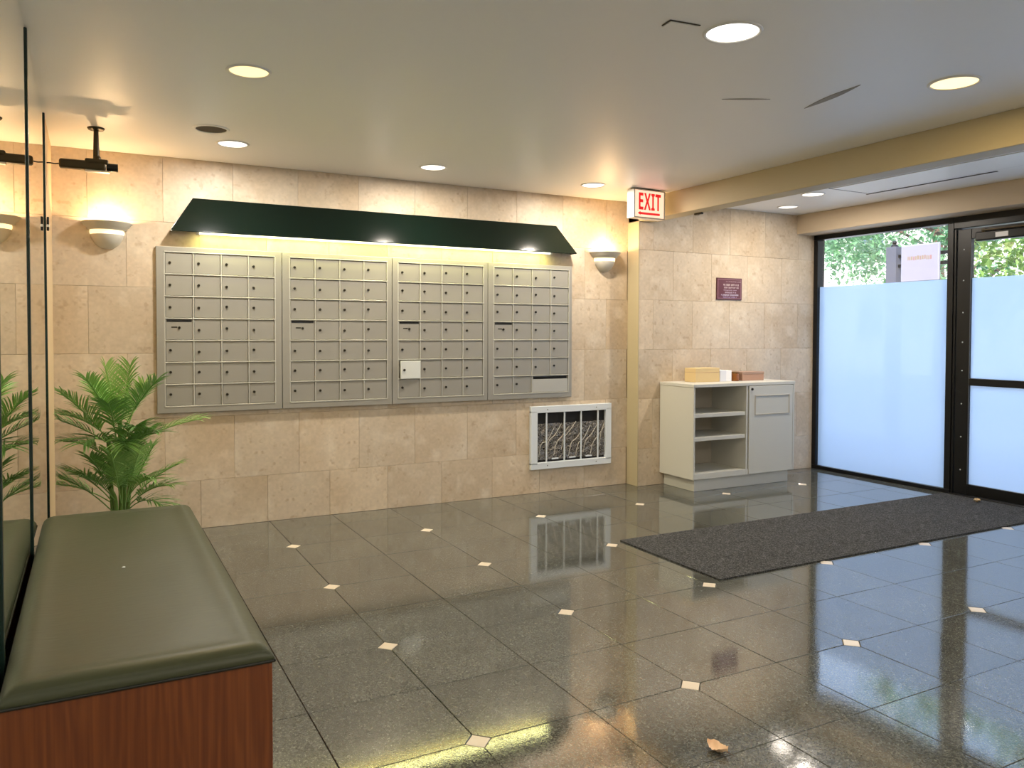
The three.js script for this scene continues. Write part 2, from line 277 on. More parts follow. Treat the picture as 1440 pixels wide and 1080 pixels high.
{
  const t = thing('access_hatch', 'long white access hatch flush in the alcove ceiling before the windows', 'access hatch', [0, 0, 0]);
  mesh('panel', rbox(4.2, 4.62, H - 0.006, H - 0.0005, 1.36, 3.6, 0.002), M.ceiling, t);
  mesh('shadow_gap', merge([rbox(4.625, 4.635, H - 0.003, H - 0.0005, 1.33, 3.62, 0.001), rbox(4.19, 4.635, H - 0.003, H - 0.0005, 1.33, 1.345, 0.001)]), M.lock, t);
  mesh('grille_slot', rbox(4.68, 4.7, H - 0.004, H - 0.0005, 1.3, 2.4, 0.001), M.lock, t);
}
// EXIT sign
{
  const t = thing('exit_sign', 'lit white EXIT sign with red letters hung from the ceiling by the beam', 'exit sign', [2.93, 2.43, 0.6], 0.06);
  mesh('housing', rbox(-0.165, 0.165, -0.12, 0.112, -0.075, 0.008, 0.004), M.white, t);
  const face = canvasTex(512, 384, (c, w, h) => {
    c.fillStyle = '#ffdfc0'; c.fillRect(0, 0, w, h); c.fillStyle = '#d81a1e'; c.textAlign = 'center'; c.textBaseline = 'alphabetic';
    c.save(); c.translate(w * 0.5, h * 0.73); c.scale(0.9, 1.6); c.font = 'bold 215px sans-serif'; c.fillText('EXIT', 0, 0); c.restore();
    c.fillRect(w * 0.14, h * 0.825, w * 0.72, h * 0.085); c.beginPath(); c.moveTo(w * 0.1, h * 0.865); c.lineTo(w * 0.19, h * 0.79); c.lineTo(w * 0.19, h * 0.94); c.fill();
  });
  const fg = new THREE.BoxGeometry(0.31, 0.215, 0.004); fg.translate(0, -0.004, 0.0105);
  mesh('face_panel', fg, std({ map: face, emissive: 0xffffff, emissiveMap: face, emissiveIntensity: 0.55, roughness: 0.45 }), t);
  mesh('bezel', merge([rbox(-0.166, -0.155, -0.12, 0.112, 0.008, 0.016, 0.002), rbox(0.155, 0.166, -0.12, 0.112, 0.008, 0.016, 0.002), rbox(-0.166, 0.166, 0.104, 0.113, 0.008, 0.016, 0.002), rbox(-0.166, 0.166, -0.121, -0.112, 0.008, 0.016, 0.002)]), M.ceramic, t);
  mesh('canopy', rbox(-0.12, 0.12, 0.112, 0.121, -0.07, 0.0, 0.002), M.lock, t);
  const l = new THREE.RectAreaLight(new THREE.Color(1, 0.45, 0.35), 0.6, 0.3, 0.2); l.name = 'exit_glow'; l.position.set(0, 0, 0.03); l.rotation.y = Math.PI; t.add(l);
}
// security camera on the ceiling, left
{
  const t = thing('security_camera', 'brown security camera hanging from a short ceiling pole above the wall sconce', 'security camera', [-1.092, H, 0.627]);
  mesh('mount_plate', new THREE.LatheGeometry([[0, -0.012], [0.04, -0.012], [0.046, -0.004], [0.046, 0]].map((q) => new THREE.Vector2(...q)), 24), M.bronze, t);
  mesh('pole', cyl(0.013, 0.017, 0.16, 16, 0, -0.09, 0), M.bronze, t);
  mesh('knuckle', new THREE.SphereGeometry(0.022, 16, 12).translate(0.004, -0.178, 0), M.bronze, t);
  const body = mesh('body', rbox(-0.19, 0.05, -0.247, -0.195, -0.03, 0.03, 0.014, 3), M.bronze, t);
  mesh('visor', rbox(-0.06, 0.062, -0.21, -0.182, -0.034, 0.034, 0.01, 2), M.bronze, body);
  mesh('lens', cyl(0.024, 0.024, 0.06, 20, 0.082, -0.222, 0, 'x'), M.black, t);
  mesh('under_plate', rbox(-0.06, 0.07, -0.256, -0.246, -0.024, 0.024, 0.003), M.ceramic, t);
  mesh('cable', tube([V(-0.185, -0.222, 0), V(-0.21, -0.226, 0.0), V(-0.235, -0.224, 0), V(-0.251, -0.225, 0)], 0.004), M.black, t);
}
{
  const t = thing('beam_sensor', 'tiny dark bracket under the stone-wall end of the long beam', 'sensor', [3.298, 2.36, 0.79]);
  mesh('body', rbox(-0.012, 0.012, -0.016, 0, -0.045, 0.045, 0.004, 2), M.black, t); mesh('lens', cyl(0.006, 0.006, 0.004, 10, 0, -0.0175, 0), M.gasket, t);
}
// wall sconces
function sconce(x, label) {
  const t = thing('wall_sconce', label, 'wall light', [x, 2.0, 0], 0);
  const half = (p, seg = 28) => new THREE.LatheGeometry(p.map((q) => new THREE.Vector2(...q)), seg, -Math.PI / 2, Math.PI);
  mesh('tray', half([[0.102, 0.03], [0.118, 0.034], [0.122, 0.05], [0.136, 0.054], [0.14, 0.07], [0.152, 0.075], [0.152, 0.083], [0.143, 0.083], [0.128, 0.06], [0.1, 0.042], [0.102, 0.03]]), M.ceramic, t);
  mesh('bowl', half([[0.0, -0.09], [0.035, -0.085], [0.07, -0.06], [0.092, -0.025], [0.1, 0.002], [0.094, 0.002], [0.086, -0.024], [0.064, -0.055], [0.033, -0.078], [0, -0.083]]), M.ceramic, t);
  mesh('glass_band', half([[0.1, 0.002], [0.1025, 0.016], [0.102, 0.03], [0.098, 0.03], [0.098, 0.016], [0.095, 0.002]]), glow(new THREE.Color(1, 0.74, 0.36), 0.8), t);
  mesh('back_plate', rbox(-0.06, 0.06, -0.05, 0.07, 0.0, 0.012, 0.003), M.ceramic, t);
  const bulb = mesh('bulb', new THREE.SphereGeometry(0.018, 14, 10).translate(0, 0.056, 0.06), glow(WARM, 3), t);
  const l = new THREE.PointLight(WARM, SCONCE); l.name = 'sconce_lamp'; l.position.set(0, 0.056, 0.06); l.shadow.radius = 0.8; l.castShadow = true; t.add(l);
}
sconce(-1.03, 'half-round stepped ceramic wall sconce glowing below the security camera');
sconce(2.9, 'half-round stepped ceramic wall sconce glowing between the mailbox canopy and EXIT sign');

// ------------------------------------------------------------------ mailboxes
const lockGeo = cyl(0.0085, 0.0095, 0.008, 12, 0, 0, 0.004, 'z');
function mailboxUnit(x0, x1, d0, d1, label, special) {
  const t = thing('mailbox_unit', label, 'mailboxes', [x0, 0.815, 0.0], 0, 'wall mailbox units under the canopy');
  const W = x1 - x0, Ht = 1.13, a = d0 - x0, b = d1 - x0, y0 = 0.044, y1 = 1.095, pw = (b - a) / 4, ph = (y1 - y0) / 7, f = [];
  f.push(rbox(0.002, W - 0.002, 0, Ht, 0.0, 0.012, 0.001));
  f.push(rbox(0.002, W - 0.002, 0, y0 - 0.003, 0.01, 0.03, 0.003), rbox(0.002, W - 0.002, y1 + 0.003, Ht, 0.01, 0.03, 0.003), rbox(0.002, a - 0.003, y0 - 0.01, y1 + 0.01, 0.01, 0.03, 0.003), rbox(b + 0.003, W - 0.002, y0 - 0.01, y1 + 0.01, 0.01, 0.03, 0.003));
  mesh('surround', merge(f), M.box, t);
  const g = [];
  for (let c = 0; c <= 4; c++) if (!(special === 'wide' && c === 3)) g.push(rbox(a + c * pw - 0.0045, a + c * pw + 0.0045, y0, y1, 0.012, 0.031, 0.002)); else g.push(rbox(a + c * pw - 0.0045, a + c * pw + 0.0045, y0 + ph, y1, 0.012, 0.031, 0.002));
  for (let r = 0; r <= 7; r++) g.push(rbox(a, b, y1 - r * ph - 0.004, y1 - r * ph + 0.004, 0.012, 0.033, 0.002));
  mesh('grid_frame', merge(g), M.boxLight, t);
  const dg = rbox(-pw / 2 + 0.006, pw / 2 - 0.006, -ph / 2 + 0.006, ph / 2 - 0.006, 0, 0.012, 0.003);
  for (let r = 0; r < 7; r++) for (let c = 0; c < 4; c++) {
    const cx = a + (c + 0.5) * pw, cy = y1 - (r + 0.5) * ph;
    if (special === 'wide' && r === 6 && c >= 2) {
      if (c === 3) continue;
      const d = mesh('outgoing_door', rbox(-pw + 0.006, pw - 0.006, -ph / 2 + 0.006, ph / 2 - 0.034, 0, 0.014, 0.003), M.boxLight, t); d.position.set(cx + pw / 2, cy, 0.013);
      mesh('mail_slot', rbox(-pw + 0.02, pw - 0.015, ph / 2 - 0.032, ph / 2 - 0.012, 0.0, 0.006, 0.002), M.dark, d);
      continue;
    }
    const ajar = special === 'ajar' && r === 5 && c === 0;
    const d = mesh('mailbox_door', dg, ajar ? M.boxPale : M.box, t); d.position.set(cx, cy, 0.013 + rr(0, 0.0015));
    if (ajar) { d.position.set(cx + 0.004, cy - 0.006, 0.034); d.rotation.y = 0.13; d.userData.label = 'paler mailbox door standing slightly ajar'; }
    const master = r === 3 && c === 0;
    const l = mesh('lock', lockGeo, M.lock, d); l.position.set(master ? 0.0 : -pw * 0.31, master ? 0.012 : rr(-0.004, 0.01), 0.012);
    if (master) { mesh('mail_slot', rbox(-pw / 2 + 0.012, pw / 2 - 0.012, ph / 2 - 0.024, ph / 2 - 0.008, 0.008, 0.0135, 0.001), M.dark, d); mesh('name_strip', rbox(-0.05, -0.012, 0.012, 0.02, 0.01, 0.0135, 0.001), M.lock, d); }
  }
}
mailboxUnit(-0.742, 0.089, -0.689, 0.0406, 'leftmost of four grey metal mailbox units, nearest the palm');
mailboxUnit(0.089, 0.9214, 0.145, 0.882, 'grey metal mailbox unit second from the palm, all its doors shut');
mailboxUnit(0.9214, 1.742, 0.970, 1.703, 'grey metal mailbox unit with one paler door ajar near its lower corner', 'ajar');
mailboxUnit(1.742, 2.555, 1.796, 2.5226, 'grey metal mailbox unit with a wide slotted door, above the wall vent', 'wide');
// canopy with its fluorescent tube
{
  const t = thing('mailbox_canopy', 'long glossy dark green sloping canopy above the mailboxes', 'canopy');
  const A = V(-0.502, 2.287, 0.0), B = V(2.407, 2.287, 0.0), C = V(2.556, 2.05, 0.1), D = V(-0.653, 2.05, 0.1);
  function plate(pts, th, m, name) {
    const n = new THREE.Vector3().subVectors(pts[1], pts[0]).cross(new THREE.Vector3().subVectors(pts[2], pts[0])).normalize().multiplyScalar(th), back = pts.map((q) => q.clone().sub(n)), P = [], k = pts.length;
    const tri = (a, b, c) => P.push(...a.toArray(), ...b.toArray(), ...c.toArray());
    for (let i = 1; i < k - 1; i++) { tri(pts[0], pts[i], pts[i + 1]); tri(back[0], back[i + 1], back[i]); }
    for (let i = 0; i < k; i++) { const j = (i + 1) % k; tri(pts[i], back[i], back[j]); tri(pts[i], back[j], pts[j]); }
    const g = new THREE.BufferGeometry(); g.setAttribute('position', new THREE.Float32BufferAttribute(P, 3)); g.computeVertexNormals(); uvBox(g); return mesh(name, g, m, t);
  }
  plate([A, D, C, B], 0.006, M.hood, 'front_panel');
  const A2 = V(-0.502, 2.287, 0.001), D0 = V(-0.653, 2.05, 0.001), B2 = V(2.407, 2.287, 0.001), C0 = V(2.556, 2.05, 0.001);
  plate([A2, D0, D], 0.006, M.hood, 'end_panel'); plate([B2, C, C0], 0.006, M.hood, 'end_panel');
  mesh('lower_lip', rbox(-0.647, 2.55, 2.044, 2.052, 0.092, 0.102, 0.003), M.hood, t);
  const u = mesh('light_fixture', rbox(-0.5, 2.36, 2.065, 2.1, 0.012, 0.05, 0.006), M.hoodIn, t);
  mesh('tube', cyl(0.013, 0.013, 2.77, 14, 0.915, 2.046, 0.072, 'x'), glow(new THREE.Color(1, 0.95, 0.6), 2.2), u);
  mesh('tube_holder', merge([rbox(-0.49, -0.472, 2.03, 2.075, 0.05, 0.088, 0.004), rbox(2.302, 2.32, 2.03, 2.075, 0.05, 0.088, 0.004)]), M.white, u);
  const l = new THREE.RectAreaLight(TUBE, TUBE_I, 2.76, 0.026); l.name = 'tube_light'; l.position.set(0.915, 2.031, 0.072); l.rotation.x = -Math.PI / 2 + 0.2; u.add(l);
}
// wall vent
{
  const t = thing('wall_vent', 'white framed wall vent with vertical bars over crumpled silvery mesh', 'vent', [2.15, 0.205, 0.0]);
  const W = 0.822, Hh = 0.54, m = 0.064;
  mesh('frame', frameBox([[0, W, 0, m - 0.006, 0, 0.034], [0, W, Hh - m + 0.006, Hh, 0, 0.034], [0, m, 0.04, Hh - 0.04, 0, 0.034], [W - m + 0.004, W, 0.04, Hh - 0.04, 0, 0.034]]), M.vent, t);
  mesh('back_plate', box(0.03, W - 0.03, 0.03, Hh - 0.03, 0.001, 0.004), M.dark, t);
  for (const x of [0.155, 0.335, 0.505, 0.682]) mesh('bar', rbox(x - 0.006, x + 0.006, m - 0.01, Hh - m + 0.01, 0.018, 0.03, 0.002), M.vent, t);
  // crumpled mesh filter: a noisy sheet with bright diagonal creases
  const nx = 150, ny = 84, P = [], I = [], fw = W - 2 * m + 0.02, fh = Hh - 2 * m - 0.1;
  for (let j = 0; j <= ny; j++) for (let i = 0; i <= nx; i++) { const u = i / nx, v = j / ny, z = 0.006 + 0.009 * fbm(u, v, 24, 2, 91, 14) + 0.004 * Math.abs(Math.sin((u * 9 - v * 4.2 + fbm(u, v, 8, 2, 13)) * Math.PI)); P.push(m - 0.01 + u * fw, m + 0.012 + v * fh, z); }
  for (let j = 0; j < ny; j++) for (let i = 0; i < nx; i++) { if (hash(i, j, 5) < 0.38) continue; const a = j * (nx + 1) + i; I.push(a, a + 1, a + nx + 2, a, a + nx + 2, a + nx + 1); }
  const g = new THREE.BufferGeometry(); g.setAttribute('position', new THREE.Float32BufferAttribute(P, 3)); g.setIndex(I); g.computeVertexNormals(); mesh('mesh_filter', g.toNonIndexed(), M.foil, t).geometry.computeVertexNormals();
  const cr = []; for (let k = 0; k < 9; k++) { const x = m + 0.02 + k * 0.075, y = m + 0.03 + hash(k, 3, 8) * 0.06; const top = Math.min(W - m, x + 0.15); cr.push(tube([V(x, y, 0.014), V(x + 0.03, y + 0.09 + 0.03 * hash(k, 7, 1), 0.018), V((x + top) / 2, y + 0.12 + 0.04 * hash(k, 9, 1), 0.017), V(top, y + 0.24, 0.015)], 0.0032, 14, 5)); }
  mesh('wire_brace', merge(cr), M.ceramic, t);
  mesh('bracket', merge([0.245, 0.42, 0.59].map((x) => rbox(x - 0.03, x + 0.035, m + 0.012, m + 0.024, 0.01, 0.02, 0.002))), M.vent, t);
  for (const [x, y] of [[0.16, Hh - 0.03], [0.66, Hh - 0.03], [0.16, 0.03], [0.66, 0.03]]) mesh('screw', cyl(0.005, 0.005, 0.003, 8, x, y, 0.035, 'z'), M.gasket, t);
}
// plaque
{
  const p = canvasTex(256, 168, (c, w, h) => {
    c.fillStyle = '#5a2c34'; c.fillRect(0, 0, w, h); c.strokeStyle = '#8d6c70'; c.lineWidth = 4; c.strokeRect(8, 8, w - 16, h - 16);
    let s = 3; const r = () => (s = (s * 16807) % 2147483647) / 2147483647;
    for (const [y, hh, a, b, col] of [[22, 6, 90, 240, '#a08a8a'], [42, 18, 62, 220, '#a5928c'], [66, 14, 70, 214, '#a08c8a'], [90, 8, 66, 200, '#97808c'], [106, 14, 80, 190, '#9a8690'], [126, 15, 40, 224, '#a49aa4'], [146, 9, 60, 206, '#8d7c9c']])
      for (let x = a; x < b;) { const q = 5 + r() * 9; c.fillStyle = col; c.fillRect(x, y + r() * 2, q, hh * (0.7 + r() * 0.3)); x += q + 2 + (r() < 0.2 ? 7 : 0); }
  });
  const t = thing('wall_plaque', 'small dark maroon plaque with pale lettering on the alcove stone wall', 'plaque', [4.223, 1.79, ZA]);
  mesh('plate', rbox(-0.158, 0.158, -0.1035, 0.1035, 0, 0.01, 0.003), std({ color: srgb(84, 44, 48), roughness: 0.4 }), t);
  const g = new THREE.BoxGeometry(0.304, 0.196, 0.001); g.translate(0, 0, 0.0105); mesh('lettered_face', g, std({ map: p, roughness: 0.35 }), t);
}
// ------------------------------------------------------------------ cabinet
{
  const t = thing('cabinet', 'low cream cabinet with open shelves and one closed door, before the alcove wall', 'cabinet', [3.41, 0, ZA + 0.005]);
  const W = 1.2, d = 0.455, y0 = 0.11, y1 = 0.93, q = 0.018;
  mesh('side_panel', rbox(0, q, y0, y1, 0, d, 0.002), M.cabinet, t); mesh('side_panel', rbox(W - q, W, y0, y1, 0, d, 0.002), M.cabinet, t);
  mesh('divider', rbox(0.602, 0.622, y0, y1 - q, 0, d, 0.002), M.cabinet, t);
  mesh('top_panel', rbox(-0.004, W + 0.004, y1 - 0.026, y1 + 0.002, 0, d + 0.004, 0.003), M.cabinet, t);
  const bot = rbox(q, W - q, y0 + 0.001, y0 + 0.05, 0.011, d - 0.001, 0.002); mesh('bottom_panel', bot, M.cabinet, t);
  mesh('back_panel', box(q, W - q, y0, y1 - q, 0, 0.01), M.cabinetIn, t);
  for (const y of [0.655, 0.452]) mesh('shelf', rbox(q, 0.602, y - 0.012, y + 0.02, 0.012, d - 0.008, 0.002), M.cabinet, t);
  mesh('plinth', rbox(0.05, W - 0.03, 0, y0, 0, d - 0.045, 0.002), M.cabinet, t);
  const door = mesh('door', rbox(0.632, W - 0.028, y0 + 0.004, y1 - 0.03, d - 0.014, d + 0.006, 0.003), M.cabinet, t);
  mesh('lock', cyl(0.011, 0.011, 0.012, 14, 0.665, 0.872, d + 0.008, 'z'), M.lock, door);
  mesh('letter_flap', merge([rbox(0.7, 1.128, 0.808, 0.816, d + 0.004, d + 0.012, 0.002), rbox(0.7, 1.128, 0.64, 0.648, d + 0.004, d + 0.012, 0.002), rbox(0.7, 0.708, 0.64, 0.816, d + 0.004, d + 0.012, 0.002), rbox(1.12, 1.128, 0.64, 0.816, d + 0.004, d + 0.012, 0.002)]), M.cabinetIn, door);
}
{
  const a = thing('cardboard_box', 'tan cardboard box on the cabinet top, with a darker end', 'box', [3.62, 0.932, 0.25]);
  mesh('carton', rbox(0, 0.28, 0, 0.125, 0, 0.15, 0.003), M.kraft, a); mesh('lid_seam', rbox(-0.001, 0.281, 0.085, 0.088, 0.002, 0.151, 0.001), M.terracotta, a);
  const b = thing('paper_stack', 'white paper pack on the cabinet beside the tan box', 'paper', [3.905, 0.932, 0.24]);
  mesh('sheets', rbox(0, 0.14, 0, 0.1, 0, 0.16, 0.004), M.paper, b); mesh('wrapper', rbox(-0.001, 0.075, -0.0, 0.102, -0.001, 0.161, 0.003), std({ color: srgb(222, 224, 232), roughness: 0.5 }), b);
  const c = thing('jar', 'small amber brown jar on the cabinet between white paper and brown box', 'jar', [4.1, 0.932, 0.37]);
  mesh('glass_body', new THREE.LatheGeometry([[0, 0], [0.045, 0], [0.048, 0.006], [0.048, 0.06], [0.04, 0.072], [0, 0.072]].map((q) => new THREE.Vector2(...q)), 24), M.amber, c);
  mesh('lid', cyl(0.043, 0.043, 0.014, 20, 0, 0.079, 0), std({ color: srgb(120, 86, 44), roughness: 0.4 }), c);
  const d = thing('wooden_box', 'low reddish brown box at the right end of the cabinet top items', 'box', [4.175, 0.932, 0.27]);
  mesh('base', rbox(0, 0.27, 0, 0.06, 0, 0.13, 0.004), M.terracotta, d); mesh('lid', rbox(-0.003, 0.273, 0.058, 0.082, -0.003, 0.133, 0.004), std({ color: srgb(160, 132, 114), roughness: 0.7 }), d);
}
// ------------------------------------------------------------------ mat
{
  const g = rbox(1.93, 5.32, 0, 0.009, 1.62, 2.56, 0.004, 2);
  single('floor_mat', g, std({ map: carpetMap, bumpMap: carpetBump, bumpScale: 0.004, roughness: 1 }), 'long dark grey carpet runner mat leading to the glass door', 'floor mat');
}
// dry leaves on the floor
function dryLeaf(x, y, z, s, turn, label, col) {
  const n = 12, P = [], I = [];
  for (let j = 0; j <= n; j++) for (let i = 0; i <= 6; i++) { const v = j / n, w = Math.pow(Math.sin(Math.PI * v), 0.6) * 0.42 * (0.85 + 0.3 * hash(j, 1, 4)), u = (i / 6 - 0.5) * 2; P.push(u * w * s, (0.1 + 0.22 * Math.pow(Math.abs(u), 1.6) + 0.18 * Math.pow(2 * v - 1, 2) + 0.14 * hash(i, j, 9)) * s, (v - 0.5) * s * 1.3); }
  for (let j = 0; j < n; j++) for (let i = 0; i < 6; i++) { const a = j * 7 + i; I.push(a, a + 7, a + 1, a + 1, a + 7, a + 8); }
  const g = new THREE.BufferGeometry(); g.setAttribute('position', new THREE.Float32BufferAttribute(P, 3)); g.setIndex(I); g.computeVertexNormals(); g.computeBoundingBox(); g.translate(0, -g.boundingBox.min.y, 0);
  const t = thing('dry_leaf', label, 'leaf', [x, y, z], turn); mesh('blade', g, std({ color: col, roughness: 0.8, side: THREE.DoubleSide }), t); mesh('stalk', tube([V(0, 0.2 * s, s * 0.6), V(0.05 * s, 0.15 * s, s * 0.85), V(0.1 * s, 0.1 * s, s)], 0.0012, 6, 5), M.pot, t);
}
dryLeaf(0.666, 0.0005, 3.925, 0.062, 0.2, 'curled pale brown dry leaf on the granite floor in the foreground', srgb(232, 196, 156));
dryLeaf(5.2, 0.009, 1.98, 0.06, 2.1, 'small curled pale dry leaf on the mat beside the glass door', srgb(206, 180, 140));

// ------------------------------------------------------------------ bench
{
  const X0 = XL + 0.013, X1 = -0.705, Z0 = 1.69, Z1 = 3.71, t = thing('bench', 'long bench with dark green vinyl cushion on a reddish wood base', 'bench', [X0, 0, Z0]), W = X1 - X0, L = Z1 - Z0;
  const nx = 40, nz = 90, P = [], I = [], b = 0.482, hEdge = 0.013;
  const cush = (u, v) => { // u across, v along, both 0..1 : rolled edges, slight crown, puffed corners
    const ax = Math.abs(2 * u - 1), az = Math.abs(2 * v - 1), dx = (1 - ax) * W / 2, dz = (1 - az) * L / 2, r = 0.045;
    const e = (d) => { const k = Math.min(1, d / r); return Math.sqrt(1 - (1 - k) * (1 - k)); };
    const body = Math.min(e(dx), e(dz)) * 0.5 + e(dx) * e(dz) * 0.5;
    const ridge = 0.006 * Math.exp(-Math.pow((Math.min(dx, dz) - 0.05) / 0.03, 2));
    return b + hEdge + body * 0.031 + ridge + 0.008 * (1 - ax * ax) * (1 - az * az) - 0.0035 * fbm(u, v, 3, 2, 88, 7);
  };
  const warp = (k, len) => { const s = 2 * k - 1, a = Math.abs(s); return 0.5 + 0.5 * Math.sign(s) * (1 - Math.pow(1 - a, 1 + 0.9 * Math.min(1, a * 1))); };
  const grid = (f) => { for (let j = 0; j <= nz; j++) for (let i = 0; i <= nx; i++) P.push(...f(warp(i / nx), warp(j / nz))); };
  grid((u, v) => [u * W, cush(u, v), v * L]);
  for (let j = 0; j < nz; j++) for (let i = 0; i < nx; i++) { const a = j * (nx + 1) + i; I.push(a, a + nx + 1, a + 1, a + 1, a + nx + 1, a + nx + 2); }
  const rim = []; for (let i = 0; i < nx; i++) rim.push([0, i]); for (let j = 0; j < nz; j++) rim.push([j, nx]); for (let i = nx; i > 0; i--) rim.push([nz, i]); for (let j = nz; j > 0; j--) rim.push([j, 0]);
  const base = P.length / 3; for (const [j, i] of rim) { const a = (j * (nx + 1) + i) * 3; P.push(P[a], b, P[a + 2]); }
  const R = rim.length; for (let k = 0; k < R; k++) { const n = (k + 1) % R, a = rim[k][0] * (nx + 1) + rim[k][1], c = rim[n][0] * (nx + 1) + rim[n][1]; I.push(a, c, base + k, c, base + n, base + k); }
  let g = new THREE.BufferGeometry(); g.setAttribute('position', new THREE.Float32BufferAttribute(P, 3)); g.setIndex(I); g.computeVertexNormals(); uvBox(g);
  const cm = mesh('cushion', g, M.vinyl, t);
  const wy = b + 0.003, wl = [V(0, wy, 0), V(W, wy, 0), V(W, wy, L), V(0, wy, L)];
  mesh('welt', merge(wl.map((p, k) => { const q = wl[(k + 1) % 4]; return tube([p, p.clone().lerp(q, 0.5), q], 0.0042, 4, 8); })), M.welt, cm);
  mesh('button', new THREE.SphereGeometry(0.006, 10, 8).scale(1, 0.5, 1).translate(0.47 * W, cush(0.47, 0.53) + 0.001, 0.53 * L), M.vent, cm);
  mesh('front_panel', rbox(-0.002, W - 0.004, 0, b, L - 0.03, L - 0.006, 0.002), M.wood, t);
  mesh('side_panel', rbox(W - 0.026, W - 0.005, 0, b, 0.01, L - 0.007, 0.002), M.wood, t);
  mesh('end_panel', rbox(0.02, W - 0.004, 0, b, 0.006, 0.03, 0.002), M.wood, t);
  mesh('seat_board', rbox(0.012, W - 0.014, b - 0.018, b - 0.001, 0.012, L - 0.014, 0.002), M.dark, t);
}
// ------------------------------------------------------------------ palm
{
  const t = thing('potted_palm', 'leafy green areca palm standing in the corner behind the bench', 'plant', [-0.99, 0, 0.85]);
  mesh('pot', new THREE.LatheGeometry([[0, 0], [0.11, 0], [0.12, 0.01], [0.15, 0.24], [0.16, 0.26], [0.145, 0.26], [0.14, 0.235], [0, 0.235]].map((q) => new THREE.Vector2(...q)), 28), M.pot, t);
  mesh('soil', cyl(0.139, 0.139, 0.01, 20, 0, 0.232, 0), M.soil, t);
  function frond(base, dir, len, droop, leaf, m, t0 = 0.25) {
    const d = V(...dir).normalize(), at = (s) => V(base[0] + d.x * len * s, base[1] + d.y * len * s - droop * s * s, base[2] + d.z * len * s), parts = [], pts = [];
    for (let i = 0; i <= 8; i++) { const q = at(i / 8); q.x = Math.max(q.x, -0.31); pts.push(q); }
    parts.push(tube(pts, 0.0035, 10, 5));
    const n = Math.round(len * (1 - t0) / 0.0135), P = [];
    for (let i = 0; i < n; i++) for (const side of [-1, 1]) {
      const s = t0 + (1 - t0) * (i + 0.5 + 0.3 * side) / n, o = at(s), tan = at(Math.min(1, s + 0.02)).sub(at(s - 0.02)).normalize();
      const lat = V(0, 1, 0).cross(tan).normalize(); if (lat.lengthSq() < 0.1) lat.set(1, 0, 0); const up = tan.clone().cross(lat).normalize();
      const k = (s - t0) / (1 - t0), L = leaf * (0.55 + 0.75 * Math.sin(Math.PI * Math.min(1, 0.18 + k * 0.74))) * rr(0.85, 1.1), fwd = 0.8 + 0.7 * k;
      const dl = lat.clone().multiplyScalar(side).addScaledVector(tan, fwd).addScaledVector(up, rr(0.25, 0.75)).normalize(), w = 0.0048 * rr(0.8, 1.15), q = up.clone().cross(dl).normalize();
      const row = []; for (let j = 0; j <= 4; j++) { const r = j / 4, c = o.clone().addScaledVector(dl, L * r); c.y -= L * 0.3 * r * r; const ww = w * (j === 4 ? 0.02 : [0.5, 1, 0.95, 0.6][j]); row.push([c.clone().addScaledVector(q, ww).addScaledVector(up, ww * 0.35), c, c.clone().addScaledVector(q, -ww).addScaledVector(up, ww * 0.35)]); }
      for (let j = 0; j < 4; j++) for (const e of [0, 1]) { const a = row[j][e], b = row[j][e + 1], c = row[j + 1][e], f = row[j + 1][e + 1]; for (const x of [a, b, c, b, f, c]) P.push(Math.max(x.x, -0.318 - 0.01 * Math.min(1, Math.max(0, -x.x - 0.318))), x.y, x.z); }
    }
    const g = new THREE.BufferGeometry(); g.setAttribute('position', new THREE.Float32BufferAttribute(P, 3)); g.computeVertexNormals(); g.setAttribute('uv', new THREE.Float32BufferAttribute(new Float32Array(P.length / 3 * 2), 2));
    parts.push(g); mesh('frond', merge(parts), m, t);
  }
  const A = M.leafA, B = M.leafB, C = M.leafC;
  for (const [x, z, h, lx, lz] of [[-0.05, 0, 0.78, -0.01, 0.02], [0.0, 0.02, 0.86, 0, 0], [0.045, 0.0, 0.6, 0.02, 0.02], [0.02, -0.03, 0.7, 0.02, -0.04], [-0.03, 0.04, 0.5, -0.03, 0.05]])
    mesh('cane', tube([V(x * 0.7, 0.23, z * 0.7), V(x, 0.23 + h * 0.4, z), V(x + lx, h, z + lz)], 0.0115, 10, 8), M.cane, t);
  // upper crown
  frond([-0.04, 0.72, 0.02], [-0.45, 0.8, 0.25], 0.52, 0.12, 0.15, A); frond([0, 0.8, 0], [-0.16, 0.95, 0.1], 0.44, 0.06, 0.15, B); frond([0, 0.78, 0], [0.12, 0.95, -0.1], 0.46, 0.06, 0.15, A);
  frond([0.01, 0.8, 0.01], [0.38, 0.85, 0.3], 0.45, 0.1, 0.15, C); frond([0.02, 0.7, 0], [0.75, 0.5, 0.25], 0.5, 0.1, 0.13, B, 0.45); frond([-0.04, 0.72, 0.0], [-0.7, 0.6, 0.05], 0.44, 0.1, 0.15, C);
  frond([-0.02, 0.76, 0.04], [-0.1, 0.8, 0.55], 0.42, 0.12, 0.15, C); frond([0.0, 0.7, 0.03], [0.2, 0.75, 0.6], 0.4, 0.16, 0.16, C); frond([0, 0.82, -0.03], [-0.3, 0.8, -0.45], 0.4, 0.1, 0.14, A);
  frond([0.0, 0.66, 0.02], [0.05, 0.8, 0.6], 0.36, 0.2, 0.16, A); frond([-0.03, 0.7, 0.03], [-0.35, 0.6, 0.5], 0.36, 0.18, 0.15, C);
  frond([-0.02, 0.8, 0.02], [-0.32, 0.9, 0.3], 0.46, 0.1, 0.14, A); frond([0.02, 0.76, 0.02], [0.24, 0.9, 0.2], 0.42, 0.08, 0.14, B); frond([-0.03, 0.74, 0.03], [-0.6, 0.75, 0.3], 0.44, 0.14, 0.14, A);
